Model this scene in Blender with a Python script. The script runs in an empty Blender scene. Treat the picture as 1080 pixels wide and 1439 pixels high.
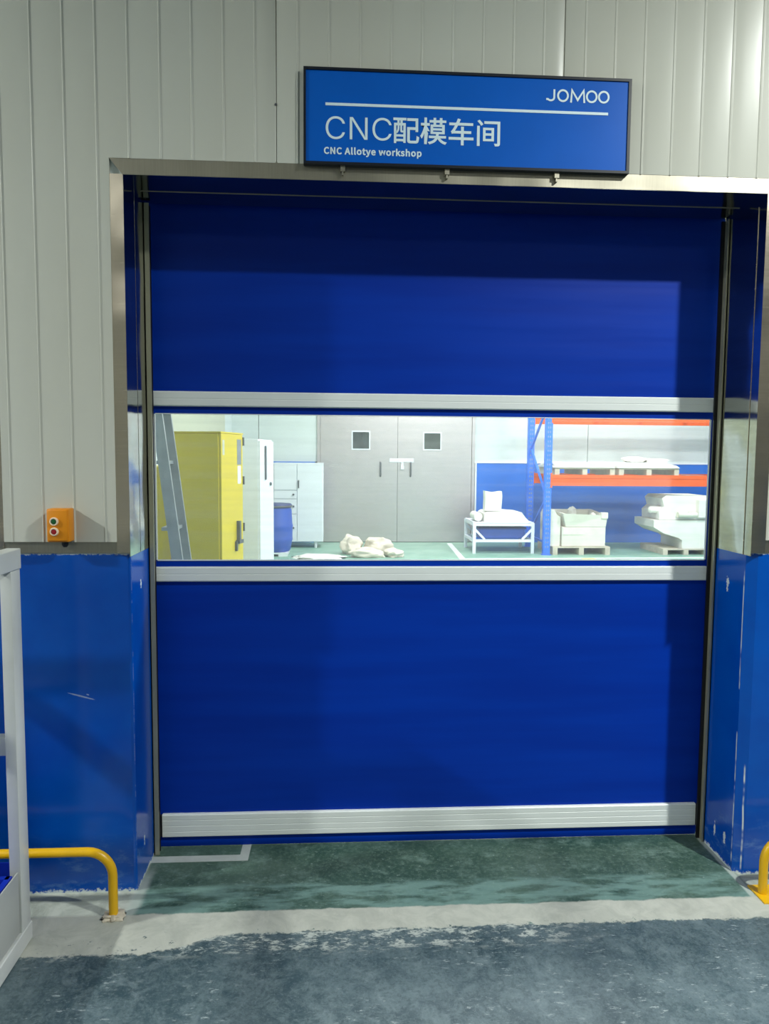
import bpy, bmesh, math, random
from mathutils import Vector, Matrix, noise
random.seed(7)
scene = bpy.context.scene
C = scene.collection
# ---------------------------------------------------------------- camera
F_PX = 1013.4754
YAW, PITCH, ROLL = .0595, -.0772, .0077
fwd = Vector((math.sin(YAW)*math.cos(PITCH), math.cos(YAW)*math.cos(PITCH), math.sin(PITCH)))
rt = Vector((math.cos(YAW), -math.sin(YAW), 0)); up = rt.cross(fwd)
r2 = rt*math.cos(ROLL)+up*math.sin(ROLL); u2 = up*math.cos(ROLL)-rt*math.sin(ROLL)
cam = bpy.data.cameras.new('camera'); co = bpy.data.objects.new('camera', cam); C.objects.link(co)
m = Matrix((r2, u2, -fwd)).transposed().to_4x4(); m.translation = (0, -2.5826, 1.6)
co.matrix_world = m
cam.sensor_fit = 'VERTICAL'; cam.sensor_height = 24; cam.lens = F_PX/1439*24; cam.clip_start = .02
scene.camera = co
# ---------------------------------------------------------------- world, lights, exposure
w = bpy.data.worlds.new('world'); scene.world = w; w.use_nodes = True
w.node_tree.nodes['Background'].inputs[0].default_value = (.75, .82, .8, 1)
w.node_tree.nodes['Background'].inputs[1].default_value = .05
scene.view_settings.view_transform = 'Standard'; scene.view_settings.look = 'None'
scene.view_settings.exposure = -0.2; scene.view_settings.gamma = 1; scene.view_settings.use_curve_mapping = False
def lamp(name, loc, power, size, size_y=None, color=(.95, 1, .955), shape='DISK'):
    l = bpy.data.lights.new(name, 'AREA'); l.energy = power; l.color = color
    l.shape = shape; l.size = size
    if size_y: l.shape = 'RECTANGLE'; l.size_y = size_y
    o = bpy.data.objects.new(name, l); C.objects.link(o); o.location = loc
    return o
# high bay lamps of the hall on the camera's side
lamp('high_bay_lamp', (2.68, -2.15, 4.2), 250, .15).data.spread = math.radians(157)
lamp('high_bay_lamp', (-5.3, -2.0, 4.2), 400, .24)
for x in (-3.2, 3.2):
    lamp('strip_lamp', (x, -6.6, 4.7), 42, 2.4, 1.2)
# bright panel lamps of the workshop behind the door
for x, y in ((1.5, 2.6), (5.6, 2.2), (2.0, 6.6), (5.6, 6.6)):
    lamp('panel_lamp', (x, y, 4.6), 265, 1.2, .6, (.95, 1, .99))
for x in (1.0, 4.8):
    lamp('panel_lamp', (x, 9.2, 4.6), 110, 1.2, .6, (.95, 1, .99))

# ---------------------------------------------------------------- node helpers
def lin(c):
    return tuple(((v/255)/12.92 if v/255 <= .04045 else ((v/255+.055)/1.055)**2.4) for v in c)
class NT:
    def __init__(s, name):
        s.m = bpy.data.materials.new(name); s.m.use_nodes = True; s.t = s.m.node_tree
        s.b = s.t.nodes['Principled BSDF']; s.out = s.t.nodes['Material Output']
    def n(s, k, **kw):
        o = s.t.nodes.new(k)
        for a, v in kw.items(): setattr(o, a, v)
        return o
    def put(s, sock, v):
        if isinstance(v, bpy.types.NodeSocket): s.t.links.new(v, sock)
        elif isinstance(v, tuple) and len(v) == 3 and sock.type == 'RGBA': sock.default_value = (*v, 1)
        else: sock.default_value = v
    def math(s, op, a, b=0.0, c=0.0, clamp=False):
        o = s.n('ShaderNodeMath', operation=op, use_clamp=clamp)
        s.put(o.inputs[0], a); s.put(o.inputs[1], b)
        if len(o.inputs) > 2: s.put(o.inputs[2], c)
        return o.outputs[0]
    def pos(s):
        if not hasattr(s, 'p'):
            s.p = s.n('ShaderNodeNewGeometry').outputs['Position']
            q = s.n('ShaderNodeSeparateXYZ'); s.put(q.inputs[0], s.p); s.x, s.y, s.z = q.outputs
        return s.p
    def vec(s, v, sx=1, sy=1, sz=1):
        o = s.n('ShaderNodeMapping'); s.put(o.inputs[0], v); o.inputs['Scale'].default_value = (sx, sy, sz)
        return o.outputs[0]
    def objco(s): return s.n('ShaderNodeTexCoord').outputs['Object']
    def noise(s, v, scale, detail=4, rough=.55, dist=0):
        o = s.n('ShaderNodeTexNoise'); s.put(o.inputs['Vector'], v); o.inputs['Scale'].default_value = scale
        o.inputs['Detail'].default_value = detail; o.inputs['Roughness'].default_value = rough
        o.inputs['Distortion'].default_value = dist
        return o.outputs[0]
    def ss(s, v, a, b, lo=0.0, hi=1.0):
        o = s.n('ShaderNodeMapRange', interpolation_type='SMOOTHSTEP')
        s.put(o.inputs[0], v); s.put(o.inputs[1], a); s.put(o.inputs[2], b); s.put(o.inputs[3], lo); s.put(o.inputs[4], hi)
        return o.outputs[0]
    def mix(s, f, a, b):
        o = s.n('ShaderNodeMix', data_type='RGBA'); s.put(o.inputs[0], f); s.put(o.inputs[6], a); s.put(o.inputs[7], b)
        return o.outputs[2]
    def bump(s, h, strength=.2, dist=.01):
        o = s.n('ShaderNodeBump'); o.inputs['Strength'].default_value = strength; o.inputs['Distance'].default_value = dist
        s.put(o.inputs['Height'], h); s.put(s.b.inputs['Normal'], o.outputs[0])
    def spots(s, u, v, pts):          # union of soft elliptic marks (cu, cv, ru, rv)
        tot = None
        for cu, cv, ru, rv in pts:
            a = s.math('DIVIDE', s.math('SUBTRACT', u, cu), ru); b = s.math('DIVIDE', s.math('SUBTRACT', v, cv), rv)
            d = s.math('ADD', s.math('MULTIPLY', a, a), s.math('MULTIPLY', b, b))
            k = s.math('SUBTRACT', 1.0, d)
            tot = k if tot is None else s.math('MAXIMUM', tot, k)
        return tot
    def set(s, color=None, rough=None, metal=None, **kw):
        if color is not None: s.put(s.b.inputs['Base Color'], color)
        if rough is not None: s.put(s.b.inputs['Roughness'], rough)
        if metal is not None: s.put(s.b.inputs['Metallic'], metal)
        for k, v in kw.items(): s.put(s.b.inputs[k], v)
        return s.m
def plain(name, c, rough=.5, metal=0, var=.08, scale=6, spec=.5, bump=0):
    t = NT(name); c = lin(c)
    n = t.noise(t.objco(), scale, 5)
    col = t.mix(t.ss(n, .3, .7), tuple(v*(1-var) for v in c), tuple(min(1, v*(1+var)) for v in c))
    if bump: t.bump(t.noise(t.objco(), scale*6, 4), bump, .004)
    return t.set(col, rough, metal, **{'Specular IOR Level': spec})

# ---------------------------------------------------------------- materials
def steel(name, tint=(206, 194, 176), rough=.26, sx=3, sy=3, sz=60, dent=.6):
    t = NT(name); v = t.vec(t.pos(), sx, sy, sz)
    n = t.noise(v, 3, 1.5, .4); big = t.noise(t.p, 2.2, 2)
    c = lin(tint)
    col = t.mix(t.ss(n, .3, .7), tuple(a*.93 for a in c), c)
    r = t.math('ADD', rough-.03, t.math('MULTIPLY', n, .06))
    t.bump(t.noise(t.p, 3.5, 1), dent, .03)
    return t.set(col, r, 1.0)
M = {}
M['steel'] = steel('brushed_steel_upright')
M['guide'] = plain('dull_olive_steel', (168, 166, 144), .38, .5, .08, 4)
M['steel_h'] = steel('brushed_steel_flat', (172, 166, 150), .42, sx=60, sy=3, sz=3)
M['steel_jamb'] = steel('polished_steel_jamb', (190, 190, 184), .13)
M['steel_door'] = steel('satin_steel_door', (215, 205, 202), .42, dent=.06)
def wall_paint():
    t = NT('coated_panel'); t.pos()
    n = t.noise(t.vec(t.p, 1, 1, .25), 1.6, 3)
    c = t.mix(t.ss(n, .3, .7), lin((194, 193, 181)), lin((198, 199, 189)))
    t.bump(t.noise(t.vec(t.p, 5, 1, .5), 1.3, 2), .10, .02)
    return t.set(c, .28, 0, **{'Specular IOR Level': .17})
M['panel'] = wall_paint()
def dado_paint():
    t = NT('blue_enamel_dado'); t.pos()
    n = t.noise(t.p, 3, 4); fine = t.noise(t.p, 30, 5)
    c = t.mix(t.ss(n, .3, .7), lin((0, 66, 158)), lin((0, 78, 172)))
    # scuffs close to the floor
    low = t.math('MULTIPLY', t.ss(t.z, .30, .05), t.ss(t.noise(t.vec(t.p, 1, 1, 2.2), 9, 6, .7), .50, .68))
    c = t.mix(t.math('MULTIPLY', low, .35), c, lin((110, 150, 190)))
    # chipped paint: ragged top line, corners, patches
    j = t.math('MULTIPLY', t.math('SUBTRACT', t.noise(t.p, 45, 5, .7), .5), 1.0)
    top = t.ss(t.math('ADD', t.z, t.math('MULTIPLY', j, .030)), 1.244, 1.249)
    foot = t.ss(t.math('ADD', t.z, t.math('MULTIPLY', j, .07)), .012, .002)
    wob = t.math('MULTIPLY', t.math('SUBTRACT', t.noise(t.vec(t.p, 1, 1, 1), 3.0, 2), .5), .012)
    seg = t.ss(t.noise(t.vec(t.p, .01, .01, 1), 2.3, 4, .75), .44, .50)
    def streak(axis, at, wd, z0, z1):
        d = t.math('ABSOLUTE', t.math('SUBTRACT', t.math('ADD', axis, wob), at))
        k = t.ss(d, wd, wd*.35)
        k = t.math('MULTIPLY', k, t.math('MULTIPLY', t.ss(t.z, z0-.02, z0), t.ss(t.z, z1+.02, z1)))
        return t.math('MULTIPLY', k, seg)
    right = t.ss(t.x, 1.40, 1.45)
    s1 = streak(t.y, .030, .0045, .05, 1.18); s2 = streak(t.x, 1.543, .0032, .03, .42)
    st = t.math('MULTIPLY', t.math('MAXIMUM', s1, s2), right)
    side = t.ss(t.math('ABSOLUTE', t.math('SUBTRACT', t.x, .38)), 1.10, 1.12)
    jj = t.math('MULTIPLY', t.math('SUBTRACT', t.noise(t.p, 70, 3, .7), .5), 5.0)
    pr_ = t.math('ADD', t.spots(t.y, t.z, [(.143, 1.11, .012, .028), (.085, .105, .009, .024), (.16, .10, .007, .026)]), jj)
    pl_ = t.math('ADD', t.spots(t.y, t.z, [(.124, 1.12, .009, .022), (.109, .142, .007, .022)]), jj)
    rt_ = t.ss(t.x, .3, .4)
    patch = t.math('ADD', t.math('MULTIPLY', t.ss(pr_, .1, .5), rt_), t.math('MULTIPLY', t.ss(pl_, .1, .5), t.math('SUBTRACT', 1.0, rt_)))
    patch = t.math('MULTIPLY', patch, t.ss(t.y, .02, .03))
    scr = t.math('ADD', t.spots(t.x, t.math('ADD', t.z, t.math('MULTIPLY', t.x, .28)), [(-.93, .475, .055, .0035), (-.905, .487, .006, .003)]), t.math('MULTIPLY', j, 1.6))
    scr = t.math('MULTIPLY', t.ss(scr, .1, .5), .45)
    vert = t.math('MULTIPLY', t.ss(t.math('ABSOLUTE', t.math('SUBTRACT', t.x, -.742)), .006, .001), t.ss(t.noise(t.vec(t.p, .1, .1, 1), 9, 5, .8), .48, .56))
    vert = t.math('MULTIPLY', vert, t.ss(t.y, .012, .002))
    tot = t.math('MAXIMUM', t.math('MAXIMUM', top, foot), t.math('MAXIMUM', st, patch))
    tot = t.math('MAXIMUM', tot, t.math('MAXIMUM', scr, vert), clamp=True)
    c = t.mix(tot, c, lin((196, 205, 205)))
    t.bump(t.math('ADD', t.math('MULTIPLY', t.noise(t.vec(t.p, 2, 2, 3), 1.5, 2), 1.0), t.math('MULTIPLY', fine, .04)), .25, .02)
    return t.set(c, t.math('ADD', .20, t.math('MULTIPLY', tot, .4)), 0, **{'Specular IOR Level': .5})
M['dado'] = dado_paint()
def floor_mat():
    t = NT('worn_epoxy_floor'); t.pos()
    x, y, p = t.x, t.y, t.p
    n1 = t.noise(p, 2.2, 6, .62, .4); n2 = t.noise(p, 9, 7, .7, .6); n3 = t.noise(t.vec(p, 1, 3, 1), 22, 6, .75); nf = t.noise(p, 120, 4, .7)
    n4 = t.noise(p, 16, 8, .8, .8); n5 = t.noise(p, 48, 6, .8)
    hall = t.mix(t.ss(n1, .36, .64), lin((44, 64, 70)), lin((82, 98, 103)))
    hall = t.mix(t.math('MULTIPLY', t.ss(n4, .40, .62), .55), hall, lin((102, 118, 121)))
    hall = t.mix(t.math('MULTIPLY', t.ss(n5, .52, .40), .45), hall, lin((36, 56, 61)))
    hall = t.mix(t.math('MULTIPLY', t.ss(n2, .50, .72), .55), hall, lin((116, 131, 135)))
    hall = t.mix(t.math('MULTIPLY', t.ss(n2, .46, .28), .6), hall, lin((38, 62, 68)))
    hall = t.mix(t.math('MULTIPLY', t.ss(nf, .5, .7), .25), hall, lin((130, 140, 144)))
    # pale scrapes
    sc = t.math('MULTIPLY', t.ss(n3, .56, .66), t.ss(t.noise(p, 3.1, 3), .44, .58))
    hall = t.mix(t.math('MULTIPLY', sc, .75), hall, lin((168, 178, 178)))
    rec = t.mix(t.ss(n1, .38, .64), lin((40, 68, 58)), lin((72, 96, 84)))
    rec = t.mix(t.math('MULTIPLY', t.ss(n5, .46, .64), .35), rec, lin((112, 134, 122)))
    rec = t.mix(t.math('MULTIPLY', t.ss(t.noise(t.vec(p, 1, 1.3, 1), 7, 7, .75), .48, .70), .55), rec, lin((122, 148, 138)))
    rec = t.mix(t.math('MULTIPLY', t.ss(t.noise(t.vec(p, 1, 1.5, 1), 38, 5, .75), .60, .68), .5), rec, lin((160, 178, 168)))
    # a tealer stripe next to the band
    stripe = t.math('MULTIPLY', t.ss(y, .035, .0), t.ss(t.noise(t.vec(p, 1, 4, 1), 5, 4), .38, .60))
    rec = t.mix(t.math('MULTIPLY', stripe, .7), rec, lin((120, 152, 144)))
    wob = t.math('MULTIPLY', t.math('SUBTRACT', t.noise(p, 8, 5, .65), .5), .035)
    wob2 = t.math('MULTIPLY', t.math('SUBTRACT', t.noise(p, 26, 5, .75), .5), .055)
    yy = t.math('ADD', y, wob); yr = t.math('ADD', yy, wob2)
    # concrete strips left and right of the opening, at the foot of the wall
    conc = t.mix(t.ss(n2, .35, .65), lin((142, 147, 136)), lin((178, 182, 172)))
    xw = t.math('ADD', x, wob)
    out = t.math('MAXIMUM', t.ss(xw, -.735, -.755), t.ss(xw, 1.515, 1.535))
    rec = t.mix(out, rec, conc)
    caulk = t.math('MULTIPLY', t.ss(t.math('ABSOLUTE', t.math('SUBTRACT', t.math('ADD', x, t.math('MULTIPLY', wob, .4)), 1.512)), .016, .006), t.ss(y, .29, .26))
    caulk = t.math('MAXIMUM', caulk, t.math('MULTIPLY', t.ss(t.math('ABSOLUTE', t.math('SUBTRACT', xw, -.735)), .035, .008), t.ss(y, .2, .02)))
    rec = t.mix(t.math('MULTIPLY', caulk, .8), rec, lin((176, 184, 176)))
    # painted band
    lowedge = t.math('MULTIPLY', t.ss(x, -.35, -.62), .085)
    bot = t.ss(t.math('ADD', yr, t.math('MULTIPLY', lowedge, 1.0)), -.262, -.250)
    topm = t.ss(yy, -.132, -.142)
    band = t.math('MULTIPLY', bot, topm)
    bcol = t.mix(t.ss(n2, .3, .7), lin((166, 168, 158)), lin((188, 189, 178)))
    chips = t.math('MULTIPLY', t.ss(t.noise(p, 30, 6, .75), .60, .64), t.ss(yy, -.22, -.25))
    band = t.math('MULTIPLY', band, t.math('SUBTRACT', 1.0, chips))
    # broken remains of paint below the band
    rag = t.math('MULTIPLY', t.ss(t.noise(t.vec(p, 1, 2.4, 1), 13, 7, .8), .50, .58), t.math('MULTIPLY', t.ss(yr, -.385, -.31), t.ss(x, .95, .6)))
    base = t.mix(t.ss(yr, -.262, -.245), hall, rec)
    base = t.mix(t.math('MULTIPLY', rag, t.ss(yr, -.24, -.26)), base, lin((176, 182, 175)))
    front = t.mix(band, base, bcol)
    # floor of the workshop behind: pale green
    inner = t.mix(t.ss(n1, .3, .7), lin((118, 158, 140)), lin((142, 178, 160)))
    c = t.mix(t.ss(y, .42, .44), front, inner)
    rgh = t.math('ADD', .30, t.math('MULTIPLY', n2, .35)); rgh = t.math('ADD', rgh, t.math('MULTIPLY', band, .25))
    h = t.math('ADD', t.math('MULTIPLY', n2, .35), t.math('ADD', t.math('MULTIPLY', band, .25), t.math('MULTIPLY', nf, .05)))
    t.bump(h, .35, .006)
    return t.set(c, rgh, 0, **{'Specular IOR Level': .4})
M['floor'] = floor_mat()
def curtain_mat():
    t = NT('blue_coated_fabric'); t.pos()
    n = t.noise(t.vec(t.p, .4, 1, 5), 2, 3)
    c = t.mix(t.ss(n, .3, .7), lin((0, 46, 152)), lin((0, 54, 166)))
    t.bump(t.noise(t.vec(t.p, .25, 1, 4), 2.4, 2), .12, .02)
    return t.set(c, .45, 0, **{'Specular IOR Level': .14})
M['curtain'] = curtain_mat()
def vinyl_mat():
    t = NT('clear_vinyl'); t.pos()
    tr = t.n('ShaderNodeBsdfTransparent'); tr.inputs[0].default_value = (.97, .975, .985, 1)
    df = t.n('ShaderNodeBsdfDiffuse'); df.inputs[0].default_value = (.80, .82, .84, 1)
    gl = t.n('ShaderNodeBsdfGlossy'); gl.inputs['Roughness'].default_value = .08
    m1 = t.n('ShaderNodeMixShader'); m2 = t.n('ShaderNodeMixShader')
    haze = t.ss(t.noise(t.vec(t.p, .25, 1, 9), 3, 4), .35, .7, .06, .11)  # streaky horizontal reflections painted in as uneven haze of the vinyl
    t.put(m1.inputs[0], haze); t.put(m1.inputs[1], tr.outputs[0]); t.put(m1.inputs[2], df.outputs[0])
    t.put(m2.inputs[0], .05); t.put(m2.inputs[1], m1.outputs[0]); t.put(m2.inputs[2], gl.outputs[0])
    t.put(t.out.inputs[0], m2.outputs[0])
    return t.m
M['vinyl'] = vinyl_mat()
M['alu'] = plain('reflective_white_strip', (228, 232, 230), .35, .0, .02, 3)
M['black'] = plain('black_rubber', (14, 14, 18), .5)
M['navy'] = plain('navy_edge_fabric', (8, 14, 60), .5)
M['yellow_tube'] = plain('yellow_enamel', (222, 172, 12), .35, 0, .06, 9)
M['yellow_cab'] = plain('safety_yellow', (216, 192, 46), .4, 0, .03, 3)
M['amber'] = plain('amber_plastic', (224, 138, 8), .4, 0, .05)
M['green_btn'] = plain('green_button', (20, 90, 45), .35)
M['red_btn'] = plain('red_button', (150, 14, 28), .35)
M['ring'] = plain('cream_ring', (236, 216, 190), .35)
M['sign_blue'] = plain('sign_blue', (8, 94, 196), .30, 0, .05, 3, .22)
M['sign_black'] = plain('sign_frame_black', (16, 22, 34), .35)
M['sign_white'] = plain('sign_white', (222, 240, 246), .45, 0, .01)
M['cart'] = plain('cart_white_paint', (200, 202, 198), .33, .0, .06, 4)
M['cart_panel'] = plain('cart_grey_sheet', (170, 172, 168), .4, .2, .05, 3)
M['crate'] = plain('blue_crate', (10, 40, 160), .4)
M['film'] = plain('blue_film', (60, 80, 225), .3, 0, .25, 14)
M['white'] = plain('white_enamel', (232, 236, 240), .4, 0, .02, 2)
M['white2'] = plain('white_tube', (236, 240, 248), .35, 0, .02)
M['plaster'] = plain('pale_plaster', (232, 230, 222), .85, 0, .04, 5, .2, .3)
M['plaster2'] = plain('cream_plaster', (226, 222, 208), .85, 0, .06, 5, .2, .3)
M['sack'] = plain('cream_sack', (226, 214, 198), .8, 0, .06, 5, .2, .4)
M['drum'] = plain('blue_drum_plastic', (42, 84, 178), .45, 0, .06)
M['drum_d'] = plain('dark_blue_lid', (22, 46, 110), .45)
M['rack_blue'] = plain('rack_blue', (45, 118, 235), .4)
M['rack_orange'] = plain('rack_orange', (240, 96, 34), .4)
M['wood'] = plain('pallet_timber', (200, 190, 172), .8, 0, .10, 8, .2)
M['alu_ladder'] = plain('dull_aluminium', (150, 156, 158), .45, .5, .08, 8)
M['grey'] = plain('dark_grey', (92, 96, 100), .5)
M['wall_in'] = plain('workshop_white_wall', (214, 222, 218), .5, 0, .02, 1)
M['wall_beige'] = plain('beige_door_sheet', (196, 196, 172), .5, 0, .03, 2)
M['dado_in'] = plain('workshop_blue_dado', (28, 112, 212), .35, 0, .05, 1)
M['glass_dark'] = plain('dark_glass', (74, 82, 76), .12, 0, .3, 5)
M['ceiling'] = plain('ceiling_sheet', (190, 194, 190), .7, 0, .02, 1)
M['line'] = plain('white_floor_paint', (228, 236, 232), .5, 0, .03)
M['tape'] = plain('pale_tape', (178, 184, 180), .5, 0, .08, 14)
M['lime'] = plain('lime_marker', (200, 222, 90), .5)

# ---------------------------------------------------------------- mesh helpers
def bx(bm, x0, x1, y0, y1, z0, z1, bev=0, seg=2):
    vs = [bm.verts.new(p) for p in ((x0, y0, z0), (x1, y0, z0), (x1, y1, z0), (x0, y1, z0), (x0, y0, z1), (x1, y0, z1), (x1, y1, z1), (x0, y1, z1))]
    fs = [bm.faces.new([vs[i] for i in q]) for q in ((0, 3, 2, 1), (4, 5, 6, 7), (0, 1, 5, 4), (1, 2, 6, 5), (2, 3, 7, 6), (3, 0, 4, 7))]
    if bev:
        es = {e for f in fs for e in f.edges}
        bmesh.ops.bevel(bm, geom=list(es), offset=bev, segments=seg, affect='EDGES', profile=.5)
def B(*a, bev=0, seg=2):
    bm = bmesh.new(); bx(bm, *a, bev=bev, seg=seg); return bm
def boxes(lst, bev=0):
    bm = bmesh.new()
    for a in lst: bx(bm, *a, bev=bev)
    return bm
def tube(bm, pts, r, n=14, cap=True):
    pts = [Vector(p) for p in pts]; rings = []
    prev = None
    for i, p in enumerate(pts):
        d = ((pts[min(i+1, len(pts)-1)]-p).normalized()+(p-pts[max(i-1, 0)]).normalized()).normalized()
        if prev is None:
            a = d.cross(Vector((0, 0, 1)));
            if a.length < .01: a = d.cross(Vector((0, 1, 0)))
        else: a = prev-d*prev.dot(d)
        a.normalize(); prev = a; b = d.cross(a)
        rings.append([bm.verts.new(p+(a*math.cos(t)+b*math.sin(t))*r) for t in [2*math.pi*k/n for k in range(n)]])
    for A, Bq in zip(rings, rings[1:]):
        for k in range(n): bm.faces.new((A[k], A[(k+1) % n], Bq[(k+1) % n], Bq[k]))
    if cap:
        bm.faces.new(rings[0][::-1]); bm.faces.new(rings[-1])
def T(pts, r, n=14):
    bm = bmesh.new(); tube(bm, pts, r, n); return bm
def lathe(bm, prof, c, axis='z', n=32):
    rings = []
    for r, h in prof:
        ring = []
        for k in range(n):
            a = 2*math.pi*k/n; u, v = r*math.cos(a), r*math.sin(a)
            q = (c[0]+u, c[1]+v, c[2]+h) if axis == 'z' else (c[0]+u, c[1]+h, c[2]+v) if axis == 'y' else (c[0]+h, c[1]+u, c[2]+v)
            ring.append(bm.verts.new(q))
        rings.append(ring)
    for A, Bq in zip(rings, rings[1:]):
        for k in range(n): bm.faces.new((A[k], A[(k+1) % n], Bq[(k+1) % n], Bq[k]))
    bm.faces.new(rings[0]); bm.faces.new(rings[-1])
def L(prof, c, axis='z', n=32):
    bm = bmesh.new(); lathe(bm, prof, c, axis, n); return bm
def beam(bm, a, b, wd, ht):           # square bar between two points
    a, b = Vector(a), Vector(b); d = (b-a).normalized()
    s = d.cross(Vector((0, 1, 0)));
    if s.length < .01: s = d.cross(Vector((1, 0, 0)))
    s.normalize(); t = d.cross(s); vs = []
    for p in (a, b):
        for u, v in ((-1, -1), (1, -1), (1, 1), (-1, 1)): vs.append(bm.verts.new(p+s*u*wd/2+t*v*ht/2))
    for q in ((0, 1, 2, 3), (7, 6, 5, 4), (0, 4, 5, 1), (1, 5, 6, 2), (2, 6, 7, 3), (3, 7, 4, 0)): bm.faces.new([vs[i] for i in q])
def prism(poly, y0, y1):              # outline in x,z extruded along y
    bm = bmesh.new()
    a = [bm.verts.new((x, y0, z)) for x, z in poly]; b = [bm.verts.new((x, y1, z)) for x, z in poly]
    bm.faces.new(a); bm.faces.new(b[::-1]); n = len(poly)
    for i in range(n): bm.faces.new((a[i], b[i], b[(i+1) % n], a[(i+1) % n]))
    return bm
def lump(c, s, seed=0, amp=.25, freq=1.6, sub=4, flat=0):
    bm = bmesh.new(); bmesh.ops.create_icosphere(bm, subdivisions=sub, radius=1)
    for v in bm.verts:
        d = 1+amp*noise.noise(v.co*freq+Vector((seed*7.3, seed, 0)))+amp*.35*noise.noise(v.co*freq*3+Vector((seed, 3, 9)))
        p = v.co*d
        v.co = Vector((c[0]+p.x*s[0], c[1]+p.y*s[1], max(c[2]+p.z*s[2], flat)))
    return bm
def obj(name, bm, mat, parent=None, smooth=False, loc=None):
    bmesh.ops.recalc_face_normals(bm, faces=bm.faces[:])
    off = Vector(parent['o']) if parent is not None and 'o' in parent else Vector(loc or (0, 0, 0))
    bmesh.ops.translate(bm, verts=bm.verts[:], vec=-off)
    me = bpy.data.meshes.new(name); bm.to_mesh(me); bm.free()
    me.materials.append(M[mat])
    o = bpy.data.objects.new(name, me); C.objects.link(o)
    if parent is not None: o.parent = parent; o['o'] = tuple(off)
    elif loc: o.location = loc
    if smooth:
        me.polygons.foreach_set('use_smooth', [True]*len(me.polygons))
        me.set_sharp_from_angle(angle=math.radians(40))
    return o
def thing(name, label, cat, loc=(0, 0, 0), group=None, kind=None):
    o = bpy.data.objects.new(name, None); C.objects.link(o); o.location = loc; o['o'] = tuple(loc)
    o['label'] = label; o['category'] = cat; o.empty_display_size = .1
    if group: o['group'] = group
    if kind: o['kind'] = kind
    return o
def tag(o, label, cat, group=None, kind=None):
    o['label'] = label; o['category'] = cat
    if group: o['group'] = group
    if kind: o['kind'] = kind
    return o
def S(name, bm, mat, label, cat='wall', smooth=False):
    return tag(obj(name, bm, mat, None, smooth), label, cat, kind='structure')

# ---------------------------------------------------------------- the setting
XL, XR, H = -.745, 1.518, 2.546       # door opening
WT = .27                              # wall thickness
CE = 5.0
S('floor', B(-6.5, 8.0, -9.5, 11.0, -.1, 0), 'floor', 'worn teal epoxy floor with a pale painted band before the roll door', 'floor')
S('ceiling', B(-6.5, 8.0, -9.5, 11.0, CE, CE+.1), 'ceiling', 'plain ceiling over the hall and the workshop', 'ceiling')
S('wall_back', B(-6.5, 8.0, -9.5, -9.4, 0, CE), 'panel', 'pale hall wall behind the camera')
wl = thing('wall_left', 'pale hall wall left of the camera with blue lower half', 'wall', kind='structure')
obj('upper_wall', B(-6.5, -6.4, -9.4, 0, 1.25, CE), 'panel', wl); obj('dado', B(-6.5, -6.39, -9.4, 0, 0, 1.25), 'dado_in', wl)
wr = thing('wall_right', 'pale hall wall right of the camera with blue lower half', 'wall', kind='structure')
obj('upper_wall', B(7.9, 8.0, -9.4, 11, 1.25, CE), 'panel', wr); obj('dado', B(7.89, 8.0, -9.4, 11, 0, 1.25), 'dado_in', wr)

wf = thing('wall_front', 'pale ribbed panel wall around the roll door with glossy blue lower part', 'wall', kind='structure')
obj('wall_core', boxes([(-6.4, XL-.002, .001, WT, 1.25, CE), (XR+.002, 7.9, .001, WT, 1.25, CE), (XL-.002, XR+.002, .001, WT, H+.002, CE)]), 'wall_in', wf)
# dado blocks with a chamfered right-hand corner
poly = [(-6.4, WT), (-6.4, 0), (XL-.010, 0), (XL-.004, .003), (XL, .010), (XL, WT)]
bm = bmesh.new(); a = [bm.verts.new((x, y, 0)) for x, y in poly]; b = [bm.verts.new((x, y, 1.25)) for x, y in poly]
bm.faces.new(a); bm.faces.new(b)
for i in range(6): bm.faces.new((a[i], a[(i+1) % 6], b[(i+1) % 6], b[i]))
obj('dado', bm, 'dado', wf)
CH = .024
poly = [(XR, WT), (XR, CH), (XR+CH*1.4, 0), (7.9, 0), (7.9, WT)]
bm = bmesh.new(); a = [bm.verts.new((x, y, 0)) for x, y in poly]; b = [bm.verts.new((x, y, 1.25)) for x, y in poly]
bm.faces.new(a); bm.faces.new(b)
for i in range(5): bm.faces.new((a[i], a[(i+1) % 5], b[(i+1) % 5], b[i]))
obj('dado', bm, 'dado', wf)
# sandwich panels, 0.99 m wide, with shallow ribs pressed in
PY = -.012
def panel_profile(x0, x1):
    pts = [(x0, 0.0), (x0+.0015, PY+.002), (x0+.005, PY)]
    k = 0
    while True:
        g = x0+.0725+.1056*k; k += 1
        if g > x1-.03: break
        pts += [(g-.0038, PY), (g-.0030, PY-.0010), (g-.0015, PY-.0019), (g, PY-.0022), (g+.0015, PY-.0019), (g+.0030, PY-.0010), (g+.0038, PY), (g+.0060, PY+.0006), (g+.0085, PY)]
    return pts+[(x1-.005, PY), (x1-.0015, PY+.002), (x1, 0.0)]
def clip(pr, a, b):
    def at(x):
        for (x0, y0), (x1, y1) in zip(pr, pr[1:]):
            if x0 <= x <= x1 and x1 > x0: return y0+(y1-y0)*(x-x0)/(x1-x0)
        return PY
    a2, b2 = max(a, pr[0][0]), min(b, pr[-1][0])
    if b2-a2 < .01: return None
    q = [(x, y) for x, y in pr if a2 < x < b2]
    if a2 > pr[0][0]: q = [(a2, 0.0), (a2+1e-4, at(a2))]+q
    else: q = [pr[0]]+q
    if b2 < pr[-1][0]: q = q+[(b2-1e-4, at(b2)), (b2, 0.0)]
    else: q = q+[pr[-1]]
    return q
joints = [-4.176, -3.186, -2.196, -1.216, -.226, .765, 1.755, 2.745, 3.735, 4.725]
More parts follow.
